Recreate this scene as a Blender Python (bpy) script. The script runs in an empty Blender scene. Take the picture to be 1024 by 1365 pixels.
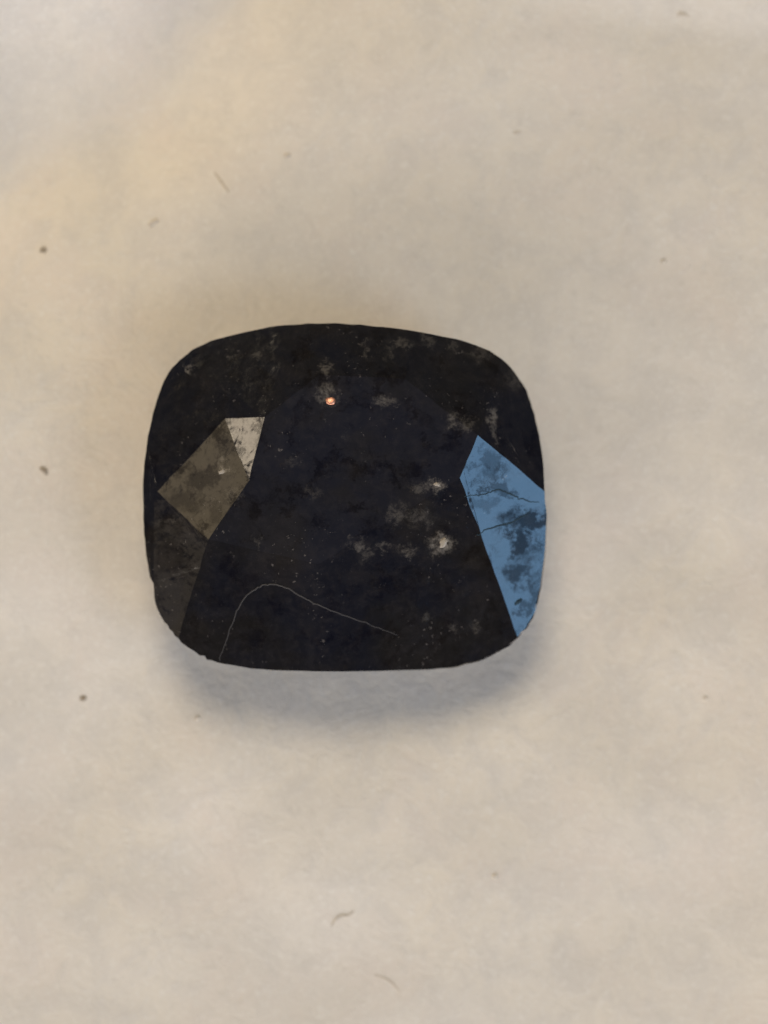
import bpy, bmesh, math, random
import numpy as np
from mathutils import Vector, Matrix, noise as mn
random.seed(7)
MM = 0.001                      # everything below is laid out in millimetres
PX = 53.4                       # photograph pixels per millimetre at the girdle
ZG = 2.35                       # height of the girdle above the cloth
DIST = 110.0                    # camera to girdle

# ------------------------------------------------------------------ camera
sc = bpy.context.scene
cam_d = bpy.data.cameras.new("camera")
cam = bpy.data.objects.new("camera", cam_d)
sc.collection.objects.link(cam)
sc.camera = cam
cam.location = (0, 0, (ZG + DIST) * MM)
cam_d.sensor_width = 36.0
cam_d.lens = 36.0 * DIST / (1365 / PX)
cam_d.clip_start = 0.002
cam_d.clip_end = 20.0
cam_d.dof.use_dof = True
cam_d.dof.focus_distance = (DIST - 1.7) * MM
cam_d.dof.aperture_fstop = 52.0

# ------------------------------------------------------------------ ambient light of the room
w = bpy.data.worlds.new("World")
sc.world = w
w.use_nodes = True
bg = w.node_tree.nodes["Background"]
bg.inputs[0].default_value = (0.93, 0.94, 1.0, 1)
bg.inputs[1].default_value = 0.085

# ------------------------------------------------------------------ lamps
def lamp(name, zen, az, dist, size, radiance, shape='DISK', target=(-1.0, 0.4, ZG)):
    """area lamp seen from the stone at zenith / azimuth angles; radiance is an RGB triple"""
    zen, az = math.radians(zen), math.radians(az)
    d = Vector((math.sin(zen) * math.cos(az), math.sin(zen) * math.sin(az), math.cos(zen)))
    L = bpy.data.lights.new(name, 'AREA')
    L.shape = shape
    L.size = size
    area = math.pi * size * size / 4 if shape == 'DISK' else size * size
    m = max(radiance)
    L.color = tuple(c / m for c in radiance)
    L.energy = m * math.pi * area
    o = bpy.data.objects.new(name, L)
    sc.collection.objects.link(o)
    o.location = Vector(target) * MM + d * dist
    o.rotation_euler = d.to_track_quat('Z', 'Y').to_euler()
    return o

lamp("room_lamp", 35, 97, 0.60, 0.25, (9.7, 8.15, 5.85))                # main light from the top of the picture
lamp("window_light", 49, -27, 0.80, 0.29, (1.0, 2.0, 3.3), 'SQUARE')  # cool daylight from the right
lamp("pale_facet_fill", 64, 164, 0.70, 0.15, (4.6, 3.8, 2.8))                 # added warm disk for the pale left triangle to mirror
lamp("brown_facet_fill", 48, 146, 0.60, 0.18, (1.0, 0.77, 0.46))  # added dim disk, its reflection browns the kite facet
lamp("rim_facet_fill", 74, -162, 0.80, 0.30, (0.24, 0.19, 0.13))  # added to give the lower left rim facet a faint brown
lamp("table_facet_fill", 3, 150, 0.90, 0.42, (0.046, 0.046, 0.064))  # added overhead, lifts the flat table facet a little
lamp("shadow_fill_low", 73, -92, 0.90, 0.74, (2.5, 2.3, 2.15))  # unseen fill added from below the picture, lightens the stone's shadow
lamp("shadow_fill_left", 76, -138, 0.90, 0.60, (3.1, 2.75, 2.4))  # added fill from the lower left, thins the shadow further
lamp("shadow_fill_right", 78, -42, 0.90, 0.60, (3.1, 2.85, 2.7))  # matching added fill on the lower right
# small warm spotlight, added so a soft yellow patch falls on the cloth at the upper left
sp = bpy.data.lights.new("cloth_patch_fill", 'SPOT')
sp.energy = 0.22
sp.color = (1.0, 0.70, 0.30)
sp.spot_size = math.radians(4.2)
sp.spot_blend = 1.0
sp.shadow_soft_size = 0.004
spo = bpy.data.objects.new("cloth_patch_fill", sp)
sc.collection.objects.link(spo)
_t = Vector((-5.6, 9.6, 0)) * MM
_d = Vector((0.10, 0.72, 0.78)).normalized()
spo.location = _t + _d * 0.22
spo.rotation_euler = _d.to_track_quat('Z', 'Y').to_euler()

vs = sc.view_settings
vs.view_transform = 'Standard'
vs.look = 'None'
vs.exposure = 0.05
vs.gamma = 1.0
vs.use_curve_mapping = False
sc.render.engine = 'CYCLES'

# ------------------------------------------------------------------ helpers
COL = sc.collection
def link(name, me, mat, parent=None):
    o = bpy.data.objects.new(name, me)
    COL.objects.link(o)
    if mat:
        me.materials.append(mat)
    if parent:
        o.parent = parent
    return o

def mesh(name, verts, faces, smooth=False, closed=True):
    me = bpy.data.meshes.new(name)
    me.from_pydata([tuple(c * MM for c in v) for v in verts], [], faces)
    bm = bmesh.new(); bm.from_mesh(me)
    if closed:
        bmesh.ops.recalc_face_normals(bm, faces=bm.faces)
    bm.to_mesh(me); bm.free()
    if smooth:
        me.shade_smooth()
    return me

def tag(o, label=None, cat=None, group=None, kind=None):
    for k, v in (("label", label), ("category", cat), ("group", group), ("kind", kind)):
        if v:
            o[k] = v
    return o

def mm(px, py, z=ZG):
    """photograph pixel -> millimetres at height z"""
    s = (DIST + ZG - z) / DIST
    return ((px - 512) / PX * s, -(py - 682.5) / PX * s)

class Nodes:
    def __init__(self, name):
        self.m = bpy.data.materials.new(name)
        self.m.use_nodes = True
        self.t = self.m.node_tree
        self.b = self.t.nodes["Principled BSDF"]
    def n(self, kind, **kw):
        nd = self.t.nodes.new(kind)
        for k, v in kw.items():
            setattr(nd, k, v)
        return nd
    def l(self, a, b):
        self.t.links.new(a, b)
    def coords(self):
        tc = self.n("ShaderNodeTexCoord")
        mp = self.n("ShaderNodeVectorMath", operation='SCALE')
        mp.inputs['Scale'].default_value = 1000.0
        self.l(tc.outputs['Object'], mp.inputs[0])
        return mp.outputs[0]
    def noise(self, vec, scale, detail=5, rough=0.55, dist=0.0, out=0):
        nd = self.n("ShaderNodeTexNoise")
        nd.inputs['Scale'].default_value = scale
        nd.inputs['Detail'].default_value = detail
        nd.inputs['Roughness'].default_value = rough
        nd.inputs['Distortion'].default_value = dist
        self.l(vec, nd.inputs['Vector'])
        return nd.outputs[out]
    def rng(self, v, a, b, c=0.0, d=1.0, smooth=True):
        nd = self.n("ShaderNodeMapRange")
        if smooth:
            nd.interpolation_type = 'SMOOTHSTEP'
        for i, x in enumerate((a, b, c, d)):
            nd.inputs[i + 1].default_value = x
        self.l(v, nd.inputs[0])
        return nd.outputs[0]
    def math(self, op, a, b, clamp=False):
        nd = self.n("ShaderNodeMath", operation=op, use_clamp=clamp)
        for i, x in enumerate((a, b)):
            if isinstance(x, (int, float)):
                nd.inputs[i].default_value = x
            else:
                self.l(x, nd.inputs[i])
        return nd.outputs[0]
    def mix(self, f, a, b):
        nd = self.n("ShaderNodeMix", data_type='RGBA')
        if isinstance(f, (int, float)):
            nd.inputs[0].default_value = f
        else:
            self.l(f, nd.inputs[0])
        for i, x in ((6, a), (7, b)):
            if isinstance(x, tuple):
                nd.inputs[i].default_value = (*x, 1)
            else:
                self.l(x, nd.inputs[i])
        return nd.outputs[2]
    def bump(self, h, strength, dist):
        nd = self.n("ShaderNodeBump")
        nd.inputs['Strength'].default_value = strength
        nd.inputs['Distance'].default_value = dist * MM
        self.l(h, nd.inputs['Height'])
        self.l(nd.outputs[0], self.b.inputs['Normal'])

# ------------------------------------------------------------------ materials
def gem_material():
    N = Nodes("dark_gemstone")
    P = N.coords()
    # coordinates pushed about by noise, so that inclusions get ragged outlines
    nz = N.noise(P, 3.6, 5, 0.75, out=1)
    sub = N.n("ShaderNodeVectorMath", operation='SUBTRACT'); N.l(nz, sub.inputs[0]); sub.inputs[1].default_value = (.5, .5, .5)
    scl = N.n("ShaderNodeVectorMath", operation='MULTIPLY'); N.l(sub.outputs[0], scl.inputs[0]); scl.inputs[1].default_value = (.85, .85, 0)
    add = N.n("ShaderNodeVectorMath", operation='ADD'); N.l(P, add.inputs[0]); N.l(scl.outputs[0], add.inputs[1])
    Pd = add.outputs[0]
    cloud = N.rng(N.noise(P, 0.75, 7, 0.62, 0.6), 0.44, 0.85)
    wisp = N.rng(N.noise(Pd, 2.6, 6, 0.7), 0.56, 0.78)
    veil = N.math('MULTIPLY', cloud, 0.55)
    veil = N.math('ADD', veil, N.math('MULTIPLY', wisp, 0.55), True)
    # pale inclusions: pixel x, y, radius x, radius y, strength
    spots = [(588, 725, 17, 15, .85), (582, 647, 13, 9, .55), (562, 650, 22, 8, .22), (657, 558, 7, 17, .45), (661, 578, 5, 12, .35),
             (602, 562, 9, 12, .32), (622, 566, 13, 12, .25), (478, 725, 14, 7, .30), (513, 729, 20, 6, .25),
             (545, 735, 16, 7, .28), (487, 742, 10, 12, .16), (531, 683, 15, 17, .22), (560, 690, 22, 12, .16),
             (433, 490, 9, 9, .35), (436, 525, 15, 17, .40), (512, 534, 16, 10, .32), (458, 580, 8, 8, .14), (298, 628, 8, 6, .75),
             (293, 613, 6, 7, .30), (252, 492, 5, 6, .65), (308, 476, 8, 6, .18), (343, 472, 9, 7, .22), (489, 466, 6, 13, .22),
             (535, 458, 18, 8, .26), (570, 454, 13, 9, .20), (605, 460, 10, 8, .14), (640, 472, 20, 10, .16),
             (390, 615, 9, 8, .12), (415, 655, 14, 10, .12), (345, 722, 8, 8, .22), (566, 826, 10, 8, .16), (605, 838, 7, 7, .16),
             (634, 838, 6, 12, .20), (520, 468, 9, 9, .12), (222, 695, 26, 4, .14), (310, 660, 14, 10, .2), (690, 500, 14, 20, .12)]
    tot = None
    for (sx, sy, rx, ry, st) in spots:
        x, y = mm(sx, sy, ZG + 0.9)
        a = N.n("ShaderNodeVectorMath", operation='SUBTRACT'); N.l(Pd, a.inputs[0]); a.inputs[1].default_value = (x, y, 0)
        b = N.n("ShaderNodeVectorMath", operation='MULTIPLY'); N.l(a.outputs[0], b.inputs[0]); b.inputs[1].default_value = (PX / rx, PX / ry, 0)
        c = N.n("ShaderNodeVectorMath", operation='LENGTH'); N.l(b.outputs[0], c.inputs[0])
        v = N.rng(c.outputs['Value'], 0.25, 1.25, st, 0.0)
        tot = v if tot is None else N.math('MAXIMUM', tot, v)
    tot = N.math('MULTIPLY', tot, N.rng(N.noise(P, 5.0, 6, 0.8, 0.5), 0.40, 0.60, 0.05, 1.0))
    hue = N.noise(P, 0.5, 3)
    veilc = N.mix(N.rng(hue, .4, .6), (0.030, 0.024, 0.019), (0.021, 0.021, 0.027))
    deep = N.mix(N.rng(N.noise(P, 0.33, 4, 0.6, 0.4), 0.40, 0.62), (0.0024, 0.0026, 0.0075), (0.0056, 0.0041, 0.0034))
    col = N.mix(veil, deep, veilc)
    grainy = N.rng(N.noise(P, 4.2, 9, 0.72, 0.3), 0.42, 0.80, 0.0, 0.55)
    col = N.mix(grainy, col, (0.025, 0.0215, 0.0225))
    # tiny sharp flecks, gathered in loose drifts
    fleck = N.rng(N.noise(P, 9.5, 3, 0.6), 0.655, 0.70)
    fleck = N.math('MULTIPLY', fleck, N.rng(N.noise(P, 0.8, 3, 0.5), 0.46, 0.62, 0.0, 0.55))
    col = N.mix(fleck, col, (0.17, 0.155, 0.15))
    col = N.mix(tot, col, (0.30, 0.275, 0.245))
    N.l(col, N.b.inputs['Base Color'])
    # worn patches where the polish has gone dull
    worn = N.rng(N.noise(Pd, 1.4, 9, 0.74, 0.4), 0.50, 0.62)
    worn = N.math('MULTIPLY', worn, 0.75)
    wz = N.n("ShaderNodeVectorMath", operation='MULTIPLY_ADD'); N.l(N.noise(P, 1.9, 6, 0.7, out=1), wz.inputs[0])
    wz.inputs[1].default_value = (1.5, 1.5, 0); wz.inputs[2].default_value = (-.75, -.75, 0)
    wa = N.n("ShaderNodeVectorMath", operation='ADD'); N.l(P, wa.inputs[0]); N.l(wz.outputs[0], wa.inputs[1])
    Pw = wa.outputs[0]
    for (sx, sy, rx, ry, st) in [(704, 694, 34, 16, .9), (692, 722, 17, 24, .9), (690, 765, 24, 22, .8), (653, 622, 13, 26, .5), (668, 651, 16, 9, .6),
                                 (268, 640, 22, 16, .55), (240, 668, 26, 18, .5), (302, 592, 12, 22, .35), (292, 682, 14, 20, .4), (345, 575, 9, 14, .5), (318, 600, 6, 16, .5), (225, 740, 24, 30, .5),
                                 (700, 810, 12, 8, .6), (650, 672, 20, 12, .35)]:
        x, y = mm(sx, sy, ZG + 0.5)
        a = N.n("ShaderNodeVectorMath", operation='SUBTRACT'); N.l(Pw, a.inputs[0]); a.inputs[1].default_value = (x, y, 0)
        b = N.n("ShaderNodeVectorMath", operation='MULTIPLY'); N.l(a.outputs[0], b.inputs[0]); b.inputs[1].default_value = (PX / rx, PX / ry, 0)
        c = N.n("ShaderNodeVectorMath", operation='LENGTH'); N.l(b.outputs[0], c.inputs[0])
        worn = N.math('MAXIMUM', worn, N.rng(c.outputs['Value'], 0.55, 1.15, st, 0.0))
    fine = N.rng(N.noise(P, 7.0, 4, 0.7), 0.35, 0.75)
    r = N.math('ADD', N.math('MULTIPLY', worn, 0.07), N.math('MULTIPLY', fine, 0.07))
    r = N.math('ADD', r, 0.09)
    N.l(r, N.b.inputs['Roughness'])
    N.l(N.rng(worn, 0, 1, 0.5, 0.07, False), N.b.inputs['Specular IOR Level'])
    N.b.inputs['IOR'].default_value = 1.77
    h = N.math('ADD', N.noise(P, 1.3, 3, 0.45), N.math('MULTIPLY', N.noise(P, 9, 4, 0.6), 0.035))
    N.bump(h, 0.42, 0.10)
    return N.m

def plain(name, col, rough=0.6, metallic=0.0, var=0.25, scale=8.0, ior=1.5):
    N = Nodes(name)
    P = N.coords()
    f = N.noise(P, scale, 4)
    c = N.mix(f, tuple(x * (1 - var) for x in col), tuple(min(1, x * (1 + var)) for x in col))
    N.l(c, N.b.inputs['Base Color'])
    N.b.inputs['Roughness'].default_value = rough
    N.b.inputs['Metallic'].default_value = metallic
    N.b.inputs['IOR'].default_value = ior
    N.bump(f, 0.3, 0.02)
    return N.m

def cloth_material():
    N = Nodes("off_white_cloth")
    P = N.coords()
    big = N.rng(N.noise(P, 0.10, 3, 0.5), 0.38, 0.64)
    mid = N.noise(P, 0.9, 6, 0.65, 0.5)
    fin = N.noise(P, 7.0, 5, 0.7, 0.8)
    base = N.mix(big, (0.81, 0.77, 0.715), (0.84, 0.785, 0.70))
    base = N.mix(N.rng(mid, 0.35, 0.70, 0, 0.75), base, (0.72, 0.69, 0.655))
    pink = N.rng(N.noise(P, 0.28, 4, 0.6, 0.3), 0.45, 0.68, 0, 0.45)
    base = N.mix(pink, base, (0.82, 0.745, 0.685))
    base = N.mix(N.rng(fin, 0.48, 0.72, 0, 0.60), base, (0.90, 0.88, 0.84))
    base = N.mix(N.rng(N.noise(P, 3.0, 5, 0.75), 0.52, 0.70, 0, 0.35), base, (0.66, 0.63, 0.58))
    N.l(base, N.b.inputs['Base Color'])
    N.b.inputs['Roughness'].default_value = 0.92
    N.b.inputs['Specular IOR Level'].default_value = 0.15
    h = N.math('ADD', N.math('MULTIPLY', mid, 0.8), N.math('MULTIPLY', fin, 0.16))
    N.bump(h, 0.50, 0.14)
    return N.m

GEM = gem_material()
CLOTH = cloth_material()
FIBRE = plain("cloth_fibre", (0.84, 0.81, 0.76), 0.85, var=0.06)
LINT = plain("brown_lint", (0.36, 0.305, 0.24), 0.8)
GREYLINT = plain("grey_lint", (0.70, 0.645, 0.57), 0.8)
HAIR = plain("pale_brown_hair", (0.60, 0.54, 0.455), 0.6)
SCRATCH = plain("pale_scratch", (0.045, 0.043, 0.048), 0.6)
CRACK = plain("dark_fracture", (0.035, 0.060, 0.085), 0.9, ior=1.1)
COPPER = plain("copper_glint", (0.95, 0.48, 0.33), 0.48, metallic=1.0, var=0.1)  # bright metal colour in place of a lamp's glint

# ------------------------------------------------------------------ the cloth
def sstep(a, b, x):
    t = max(0.0, min(1.0, (x - a) / (b - a)))
    return t * t * (3 - 2 * t)

def cloth_z(x, y):
    """soft swells of the cloth in mm; flat under the stone"""
    z = 0.55 * mn.noise(Vector((x * 0.11 + 3.1, y * 0.11 + 8.2, 0.3)))
    z += 0.16 * mn.noise(Vector((x * 0.33, y * 0.33, 4.0)))
    # valley towards the upper left corner, the far side of it rising
    d = (-(x + 9.6) * 0.62 + (y - 9.0) * 0.78)
    d += 0.9 * mn.noise(Vector((x * 0.25, y * 0.25, 9.0)))
    z += -1.2 * math.exp(-((d + 0.2) / 2.6) ** 2) + 2.6 * sstep(-0.8, 6.5, d)
    # shallow fold at the upper right
    e = (y - 12.35) + 0.10 * (x - 8.0)
    z += sstep(2.0, 8.0, x) * (-0.20 * math.exp(-((e) / 0.8) ** 2) + 0.15 * sstep(0.0, 3.0, e))
    k = sstep(3.5, 8.5, math.hypot(x + 1.0, y - 0.4))
    return z * (0.12 + 0.88 * k)

def build_cloth():
    def axis(lo, hi, fl, fh, fine, coarse):
        a = list(np.arange(lo, fl, coarse)) + list(np.arange(fl, fh, fine)) + list(np.arange(fh, hi + 1e-6, coarse))
        return a
    xs = axis(-70, 70, -14, 14, 0.16, 1.2)
    ys = axis(-80, 80, -17, 17, 0.16, 1.2)
    vs = [(x, y, cloth_z(x, y)) for y in ys for x in xs]
    n = len(xs)
    fs = [(j * n + i, j * n + i + 1, (j + 1) * n + i + 1, (j + 1) * n + i) for j in range(len(ys) - 1) for i in range(n - 1)]
    # underside, so that the cloth has thickness
    me = mesh("cloth", vs, fs, True, False)
    o = link("cloth", me, CLOTH)
    so = o.modifiers.new("thickness", 'SOLIDIFY'); so.thickness = 0.6 * MM; so.offset = -1
    tag(o, "off-white soft fibrous cloth under the dark gemstone", "cloth", kind="structure")
    return o
build_cloth()

def tube(pts, rad, sides=4, taper=True):
    """thin tapered tube along points (mm)"""
    V, F = [], []
    n = len(pts)
    for i, p in enumerate(pts):
        p = Vector(p)
        d = (Vector(pts[min(i + 1, n - 1)]) - Vector(pts[max(i - 1, 0)])).normalized()
        s = d.cross(Vector((0, 0, 1)))
        s = s.normalized() if s.length > 1e-6 else Vector((1, 0, 0))
        u = s.cross(d)
        r = rad * ((0.35 + 0.65 * math.sin(math.pi * (i + 0.5) / n)) if taper else 1.0)
        for k in range(sides):
            a = 2 * math.pi * k / sides + 0.4
            V.append(tuple(p + (s * math.cos(a) + u * math.sin(a)) * r))
    for i in range(n - 1):
        for k in range(sides):
            k2 = (k + 1) % sides
            F.append((i * sides + k, i * sides + k2, (i + 1) * sides + k2, (i + 1) * sides + k))
    F.append(tuple(range(sides))); F.append(tuple((n - 1) * sides + k for k in range(sides)))
    return V, F

def fuzz():
    V, F = [], []
    for q in range(4200):
        x, y = random.uniform(-14, 14), random.uniform(-17, 17)
        a = random.uniform(0, 6.283); curl = random.gauss(0, 0.35); L = random.uniform(0.3, 1.3)
        n = 7; pts = []
        lift = random.uniform(0.0, 0.006)
        for i in range(n):
            t = i / (n - 1)
            pts.append((x, y, cloth_z(x, y) - 0.0045 + lift * math.sin(math.pi * t)))
            x += math.cos(a) * L / n; y += math.sin(a) * L / n; a += curl + random.gauss(0, 0.15)
        v, f = tube(pts, random.uniform(0.005, 0.009), 3)
        b = len(V); V += v; F += [tuple(i + b for i in g) for g in f]
    o = link("cloth_fibres", mesh("cloth_fibres", V, F, True), FIBRE)
    tag(o, "fine pale fibres lying all over the off-white cloth", "fibres", kind="stuff")
fuzz()

# ------------------------------------------------------------------ the gemstone
RIM = [(440,431),(390,433),(340,440),(280,455),(245,476),(222,502),(207,542),(196,592),(191,650),(192,700),(197,750),
       (206,797),(219,829),(238,851),(262,870),(290,883),(350,892),(440,895),(540,893),(610,888),(652,874),(690,849),
       (712,814),(723,760),(728,700),(726,655),(722,602),(712,552),(697,513),(668,478),(622,456),(545,440),(490,434)]
INNER = dict(A=(353,556), B=(332,641), C=(278,719), D=(425,752), P=(613,637), T=(540,505), S=(425,500), K=(300,558), L=(210,655), Q=(637,580))
RIMV = dict(g1=1, g4=4, g7=7, g9=9, g13=13, g17=17, g21=21, g25=25, g29=29, g31=31)
# facet: name, corners anticlockwise in the picture, rim span (start, end index) or None, label
FACETS = [("table_facet", ['B','C','D','P','T','S'], None, "broad flat near-black table facet with pale cloudy inclusions"),
          ("star_facet", ['K','B','A'], None, "small pale shining triangular facet"),
          ("star_facet", ['A','B','S'], None, None),
          ("crown_facet", ['K','L','C','B'], None, "brownish kite-shaped facet with a warm sheen"),
          ("crown_facet", ['L','C'], (9, 13), "dark brown lower left facet at the rim"),
          ("crown_facet", ['K','L'], (4, 7), None),
          ("crown_facet", ['L'], (7, 9), None),
          ("crown_facet", ['A'], (1, 4), None),
          ("star_facet", ['A','K'], (4, 4), None),
          ("star_facet", ['S','A'], (1, 1), None),
          ("crown_facet", ['T','S'], (31, 34), None),
          ("crown_facet", ['Q','T'], (29, 31), None),
          ("star_facet", ['T','P','Q'], None, None),
          ("crown_facet", ['Q'], (25, 29), None),
          ("crown_facet", ['P','Q'], (21, 25), "blue shining worn facet reflecting daylight"),
          ("crown_facet", ['D','P'], (17, 21), None),
          ("crown_facet", ['C','D'], (13, 17), "very dark lower left facet crossed by a pale scratch")]

def solve_crown():
    """least-squares heights that make every facet as plane as a worn hand-cut stone's"""
    pts = {k: mm(*v) for k, v in INNER.items()}
    for k, i in RIMV.items():
        pts[k] = mm(*RIM[i])
    names = list(pts); nv = len(names); n = nv + 3 * len(FACETS)
    R, bb = [], []
    def row(d, val, wt):
        r = np.zeros(n)
        for i, c in d.items():
            r[i] += c * wt
        R.append(r); bb.append(val * wt)
    corner = []
    for f, (nm, cs, span, lab) in enumerate(FACETS):
        c = list(cs)
        if span:
            c += sorted({'g%d' % (span[0] % 33), 'g%d' % (span[1] % 33)})
        corner.append(c)
        o = nv + 3 * f
        for v in c:
            x, y = pts[v]
            row({names.index(v): 1, o: -x, o + 1: -y, o + 2: -1}, 0, {0: 300, 3: 200, 14: 150, 16: 60, 15: 60}.get(f, 30))
    row({nv: 1}, 0, 200); row({nv + 1: 1}, 0, 200)
    prior = dict(B=(1.08, 20), C=(1.08, 20), D=(1.08, 20), P=(1.08, 20), T=(1.08, 20), S=(1.08, 20), A=(1.02, 25), L=(.27, 25), K=(.44, 25), Q=(.7, .05), g29=(.3, 12), g9=(.1, 20), g7=(.1, 20))
    for v in names:
        z, wt = prior.get(v, (0.0, 8.0))
        row({names.index(v): 1}, z, wt)
    s = np.linalg.lstsq(np.array(R), np.array(bb), rcond=None)[0]
    return {v: float(s[i]) for i, v in enumerate(names)}, [tuple(s[nv + 3 * f: nv + 3 * f + 3]) for f in range(len(FACETS))]
HT, PLANE = solve_crown()

def densify():
    """smooth rim as a closed Catmull-Rom curve with small chips; returns [(px, py, base index + t)]"""
    out = []
    n = len(RIM); SUB = 5
    for i in range(n):
        p0, p1, p2, p3 = (Vector(RIM[(i + k) % n]) for k in (-1, 0, 1, 2))
        for q in range(SUB):
            t = q / SUB
            p = 0.5 * ((2 * p1) + (p2 - p0) * t + (2 * p0 - 5 * p1 + 4 * p2 - p3) * t * t + (3 * p1 - p0 - 3 * p2 + p3) * t ** 3)
            c = Vector((458, 662))
            d = (p - c).normalized()
            j = random.gauss(0, 0.35)
            if 10.5 < i + t < 15:
                j += random.choice([-2.4, 0.3, 0.6, -0.6, 0.8])
            if 18.9 < i + t < 19.5:
                j -= 1.6
            if q:
                p = p + d * j
            out.append((p.x, p.y, i + t))
    return out
RIMD = densify()
NR = len(RIMD); SUB = 5

def plane_z(f, x, y):
    a, b, c = PLANE[f]
    return a * x + b * y + c

# height of each dense rim point: the plane of its facet, easing to the shared corner heights
facet_of = {}
for f, (nm, cs, span, lab) in enumerate(FACETS):
    if span and span[1] > span[0]:
        for i in range(span[0], span[1]):
            facet_of[i % 33] = f
rim3 = []
corner_z = {RIMV[k]: HT[k] for k in RIMV}
for (px, py, u) in RIMD:
    i = int(u + 1e-6) % 33
    x, y = mm(px, py)
    f = facet_of[i]
    if abs(u - round(u)) < 1e-6 and (i in corner_z):
        z = corner_z[i]
    else:
        z = plane_z(f, x, y)
        s0, s1 = FACETS[f][2]
        uu = u if u >= s0 else u + 33
        for end in (s0, s1):
            ex, ey = mm(*RIM[end % 33])
            dz = corner_z[end % 33] - plane_z(f, ex, ey)
            z += dz * max(0, 1 - abs(uu - end) / (s1 - s0))
    x, y = mm(px, py, ZG + z)
    rim3.append((x, y, ZG + z))

def vin(k):
    px, py = INNER[k]
    z = ZG + HT[k]
    x, y = mm(px, py, z)
    return (x, y, z)

STONE = Vector((-1.0, 0.38, 0.0))
stone = bpy.data.objects.new("gemstone", None)
COL.objects.link(stone)
stone.empty_display_size = 0.004
tag(stone, "near-black cushion-cut faceted gemstone lying on the off-white cloth", "gemstone")
CORE = Vector((STONE.x, STONE.y, ZG - 0.6))

def facet_solid(poly):
    """closed wedge of stone below one polished facet"""
    n = len(poly)
    inner = [tuple(Vector(p).lerp(CORE, 0.45)) for p in poly]
    V = list(poly) + inner
    F = [tuple(range(n)), tuple(range(2 * n - 1, n - 1, -1))]
    F += [(i, i + n, (i + 1) % n + n, (i + 1) % n) for i in range(n)]
    me = mesh("facet", V, F)
    return me

RIMSET = {tuple(round(c, 6) for c in p): i for i, p in enumerate(rim3)}
def wear_edges(poly):
    """breaks each facet edge into short, slightly wandering pieces shared by both neighbours"""
    out = []
    n = len(poly)
    for i in range(n):
        p, q = poly[i], poly[(i + 1) % n]
        out.append(p)
        a, b = (RIMSET.get(tuple(round(c, 6) for c in t)) for t in (p, q))
        if (a in (SUB, 4 * SUB)) or (b in (SUB, 4 * SUB)):
            if not (a is not None and b is not None):
                continue
        if a is not None and b is not None and (a - b) % NR in (1, NR - 1):
            continue
        A, B = (Vector(p), Vector(q)) if p < q else (Vector(q), Vector(p))
        L = (B - A).length
        k = max(2, int(L / 0.11))
        side = Vector((-(B - A).y, (B - A).x, 0)).normalized()
        pts = []
        for j in range(1, k):
            c = A.lerp(B, j / k)
            ease = min(1.0, min(j, k - j) / 3)
            w1 = mn.noise(c * 5.0 + Vector((3, 1, 7)))
            w2 = mn.noise(c * 1.3 + Vector((9, 2, 5)))
            c = c + side * (0.022 * w1 + 0.025 * w2) * ease
            pts.append(tuple(c))
        out += pts if p < q else pts[::-1]
    return out

facet_objs = []
for f, (nm, cs, span, lab) in enumerate(FACETS):
    poly = [vin(k) for k in cs]
    if span:
        a, b = span[0] * SUB, span[1] * SUB
        arc = [rim3[i % NR] for i in range(a, b + 1)]
        poly += arc if False else arc[::-1]
    # drop to one winding: order by angle about the centroid
    c = sum((Vector(p) for p in poly), Vector()) / len(poly)
    poly.sort(key=lambda p: math.atan2(p[1] - c.y, p[0] - c.x))
    o = link(nm, facet_solid(wear_edges(poly)), GEM, stone)
    if lab:
        o["label"] = lab
    facet_objs.append(o)

def rings(name, levels):
    """closed body from stacked rim rings: list of (list of points)"""
    V, F = [], []
    for r in levels:
        V += r
    n = len(levels[0])
    for j in range(len(levels) - 1):
        for i in range(n):
            i2 = (i + 1) % n
            F.append((j * n + i, j * n + i2, (j + 1) * n + i2, (j + 1) * n + i))
    F.append(tuple(range(n))); F.append(tuple((len(levels) - 1) * n + i for i in range(n)))
    return mesh(name, V, F)

def ring(scale, dz, flat=None, cut=1):
    r = []
    for i in range(NR):
        x, y, z = rim3[i]
        x = STONE.x + (x - STONE.x) * scale
        y = STONE.y + (y - STONE.y) * scale
        r.append((x, y, flat if flat is not None else z + dz))
    return r
g_low = ZG - 0.42
link("girdle", rings("girdle", [ring(0.985, -0.02), ring(0.999, -0.012), ring(1.006, 0, g_low + 0.06), ring(0.988, 0, g_low)]), GEM, stone)

# pavilion: twelve plane facets down to a small flat culet
def pavilion():
    steps = list(range(0, NR, NR // 11))[:11]
    tops = [ring(0.988, 0, g_low - 0.004)[i] for i in range(NR)]
    cul = []
    for i in range(NR):
        x, y, z = tops[i]
        cul.append((STONE.x + (x - STONE.x) * 0.34, STONE.y + (y - STONE.y) * 0.34, 0.03))
    mid = []
    for i in range(NR):
        x, y, z = tops[i]
        k = 0.80 + 0.02 * math.cos(i * 2 * math.pi / NR * 8)
        mid.append((STONE.x + (x - STONE.x) * k, STONE.y + (y - STONE.y) * k, g_low - 0.85))
    return rings("pavilion", [tops, mid, cul])
link("pavilion", pavilion(), GEM, stone)

# marks on the facets -------------------------------------------------
def on_facet(f, px, py, lift):
    z = 0.7
    for _ in range(4):
        x, y = mm(px, py, ZG + z)
        z = plane_z(f, x, y)
    return (x, y, ZG + z + lift)

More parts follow.
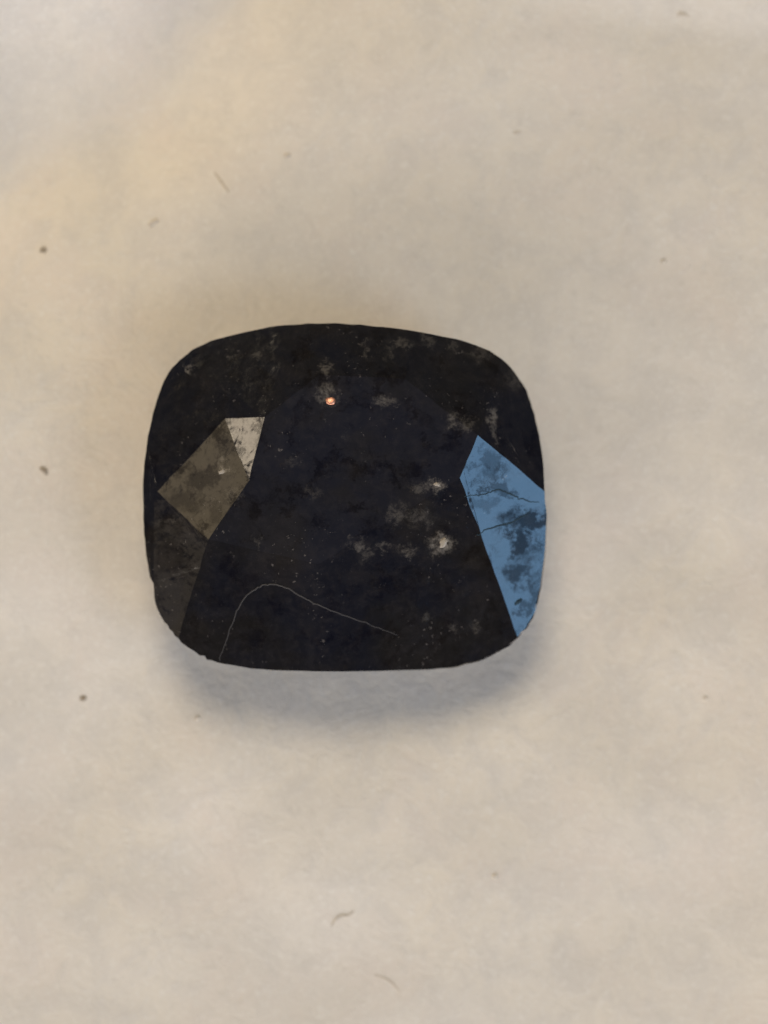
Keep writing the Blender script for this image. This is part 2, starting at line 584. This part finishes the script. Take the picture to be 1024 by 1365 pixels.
def smooth_path(p, sub=6):
    out = []
    n = len(p)
    for i in range(n - 1):
        q = [Vector(p[max(0, min(n - 1, i + k))]) for k in (-1, 0, 1, 2)]
        for s in range(sub):
            t = s / sub
            out.append(0.5 * ((2 * q[1]) + (q[2] - q[0]) * t + (2 * q[0] - 5 * q[1] + 4 * q[2] - q[3]) * t * t + (3 * q[1] - q[0] - 3 * q[2] + q[3]) * t ** 3))
    out.append(Vector(p[-1]))
    return out

def mark(name, path, rad, mat, faces, lift=-0.004):
    pts = []
    for p in smooth_path(path):
        p = p + Vector((random.gauss(0, .5), random.gauss(0, .5)))
        zs = [on_facet(f, p.x, p.y, lift) for f in faces]
        pts.append(min(zs, key=lambda t: t[2]))     # the crown is convex: the lowest plane is the surface
    V, F = tube(pts, rad, 5)
    return link(name, mesh(name, V, F, True), mat, stone)
mark("scratch", [(292, 880), (303, 850), (316, 815), (330, 793), (350, 781), (372, 780), (398, 793), (430, 809), (470, 824), (505, 837), (530, 846)],
     0.020, SCRATCH, [16, 15])
mark("fracture", [(619, 662), (635, 660), (652, 657), (664, 653), (677, 657), (692, 664), (708, 669), (719, 669)], 0.022, CRACK, [14])
mark("fracture", [(636, 714), (648, 706), (664, 701), (680, 697), (695, 690), (706, 684)], 0.026, CRACK, [14])
mark("fracture", [(686, 806), (691, 802), (696, 799)], 0.06, CRACK, [14])

def blob(name, c, r, mat, parent=None, seed=0, rough=0.25, rotz=0.0, subdiv=2, tilt=None):
    bm = bmesh.new()
    bmesh.ops.create_icosphere(bm, subdivisions=subdiv, radius=1.0)
    for v in bm.verts:
        k = 1 + rough * mn.noise(v.co * 1.7 + Vector((seed * 7.3, 0, 0)))
        v.co = Vector((v.co.x * r[0], v.co.y * r[1], v.co.z * r[2])) * k * MM
    bmesh.ops.rotate(bm, verts=bm.verts, cent=(0, 0, 0), matrix=Matrix.Rotation(rotz, 3, 'Z'))
    if tilt:
        bmesh.ops.rotate(bm, verts=bm.verts, cent=(0, 0, 0), matrix=Vector((0, 0, 1)).rotation_difference(Vector(tilt)).to_matrix())
    me = bpy.data.meshes.new(name)
    if parent:
        bmesh.ops.translate(bm, verts=bm.verts, vec=Vector(c) * MM)
    bm.to_mesh(me); bm.free(); me.shade_smooth()
    o = link(name, me, mat, parent)
    if not parent:
        o.location = Vector(c) * MM
    return o
sx, sy, sz = on_facet(0, 441, 534, 0.0)
s = blob("inclusion", (sx, sy, sz + 0.005), (0.13, 0.12, 0.035), COPPER, stone, 3, tilt=(0.04, 0.33, 0.94))  # copper blob tilted to the lamp, stands in for a specular spark
s["label"] = "tiny copper-orange blob in place of a lamp glint"
PALE = plain("pale_inclusion", (0.42, 0.38, 0.33), 0.5)
for k, (f, px, py, rx, ry, rot) in enumerate([(6, 250, 493, 0.075, 0.045, 0.9), (3, 297, 629, 0.10, 0.05, 0.1), (0, 592, 723, 0.12, 0.075, 0.8), (0, 583, 646, 0.10, 0.05, -0.3)]):
    ff = f if f != 6 else min(range(len(FACETS)), key=lambda q: on_facet(q, px, py, 0)[2] if q in (5, 7, 8) else 99)
    sx, sy, sz = on_facet(ff, px, py, 0.0)
    s = blob("inclusion", (sx, sy, sz - 0.004), (rx, ry, 0.016), PALE, stone, k + 11, 0.9, rot)
    s["label"] = "small pale grey inclusion"

# ------------------------------------------------------------------ lint, specks and hairs on the cloth
def speck(px, py, rx, ry, rot, mat, label):
    x, y = mm(px, py, 0.0)
    z = cloth_z(x, y)
    o = blob("lint_speck", (x, y, z + 0.005), (rx / PX, ry / PX, min(rx, ry) / PX * 0.45), mat, None, px, 0.6, math.radians(rot))
    tag(o, label, "speck", "specks of lint on the cloth")
speck(206, 296, 8, 4, 30, GREYLINT, "oblong grey-brown speck left of the hair above the gemstone")
speck(57, 333, 5, 4.5, 0, LINT, "round brown speck near the left edge, upper of the two there")
speck(60, 627, 6.5, 4, -35, LINT, "dark brown speck left of the gemstone at mid height")
speck(111, 931, 5, 4, 10, LINT, "small dark speck left of the shadow below the gemstone")
speck(264, 957, 4.5, 3, 40, GREYLINT, "faint brown speck by the left end of the gemstone's shadow")
speck(383, 207, 5, 3.5, 0, GREYLINT, "faint speck above the gemstone, right of the thin hair")
speck(660, 1168, 4, 4, 0, GREYLINT, "tiny dot on the bare cloth at lower right")
speck(885, 348, 4.5, 3, 20, GREYLINT, "faint speck on the cloth upper right of the gemstone")
speck(941, 931, 3.5, 3, 0, GREYLINT, "faint dot at the right edge below the gemstone's level")
speck(912, 17, 9, 3, -10, GREYLINT, "thin brown fleck in the fold at the upper right corner")
speck(690, 176, 5, 2.6, 10, GREYLINT, "faint fleck on the cloth near the top centre right")

def hair(path, rad, mat, label):
    pts = []
    for p in smooth_path(path):
        x, y = mm(p.x, p.y, 0.0)
        pts.append((x, y, cloth_z(x, y) + 0.004))
    c = Vector(pts[len(pts) // 2])
    V, F = tube([tuple(Vector(p) - c) for p in pts], rad, 5)
    o = link("hair", mesh("hair", V, F, True), mat)
    o.location = c * MM
    tag(o, label, "hair", "hairs on the cloth")
hair([(285, 229), (292, 238), (299, 248), (306, 257)], 0.030, HAIR, "thin straight pale brown hair on the cloth above the gemstone")
hair([(442, 1235), (447, 1226), (455, 1220), (464, 1220), (472, 1214)], 0.030, HAIR, "small curled pale brown hair on the cloth below the gemstone")
hair([(500, 1300), (512, 1304), (522, 1310), (533, 1322)], 0.018, HAIR, "very faint hair near the bottom edge of the cloth")
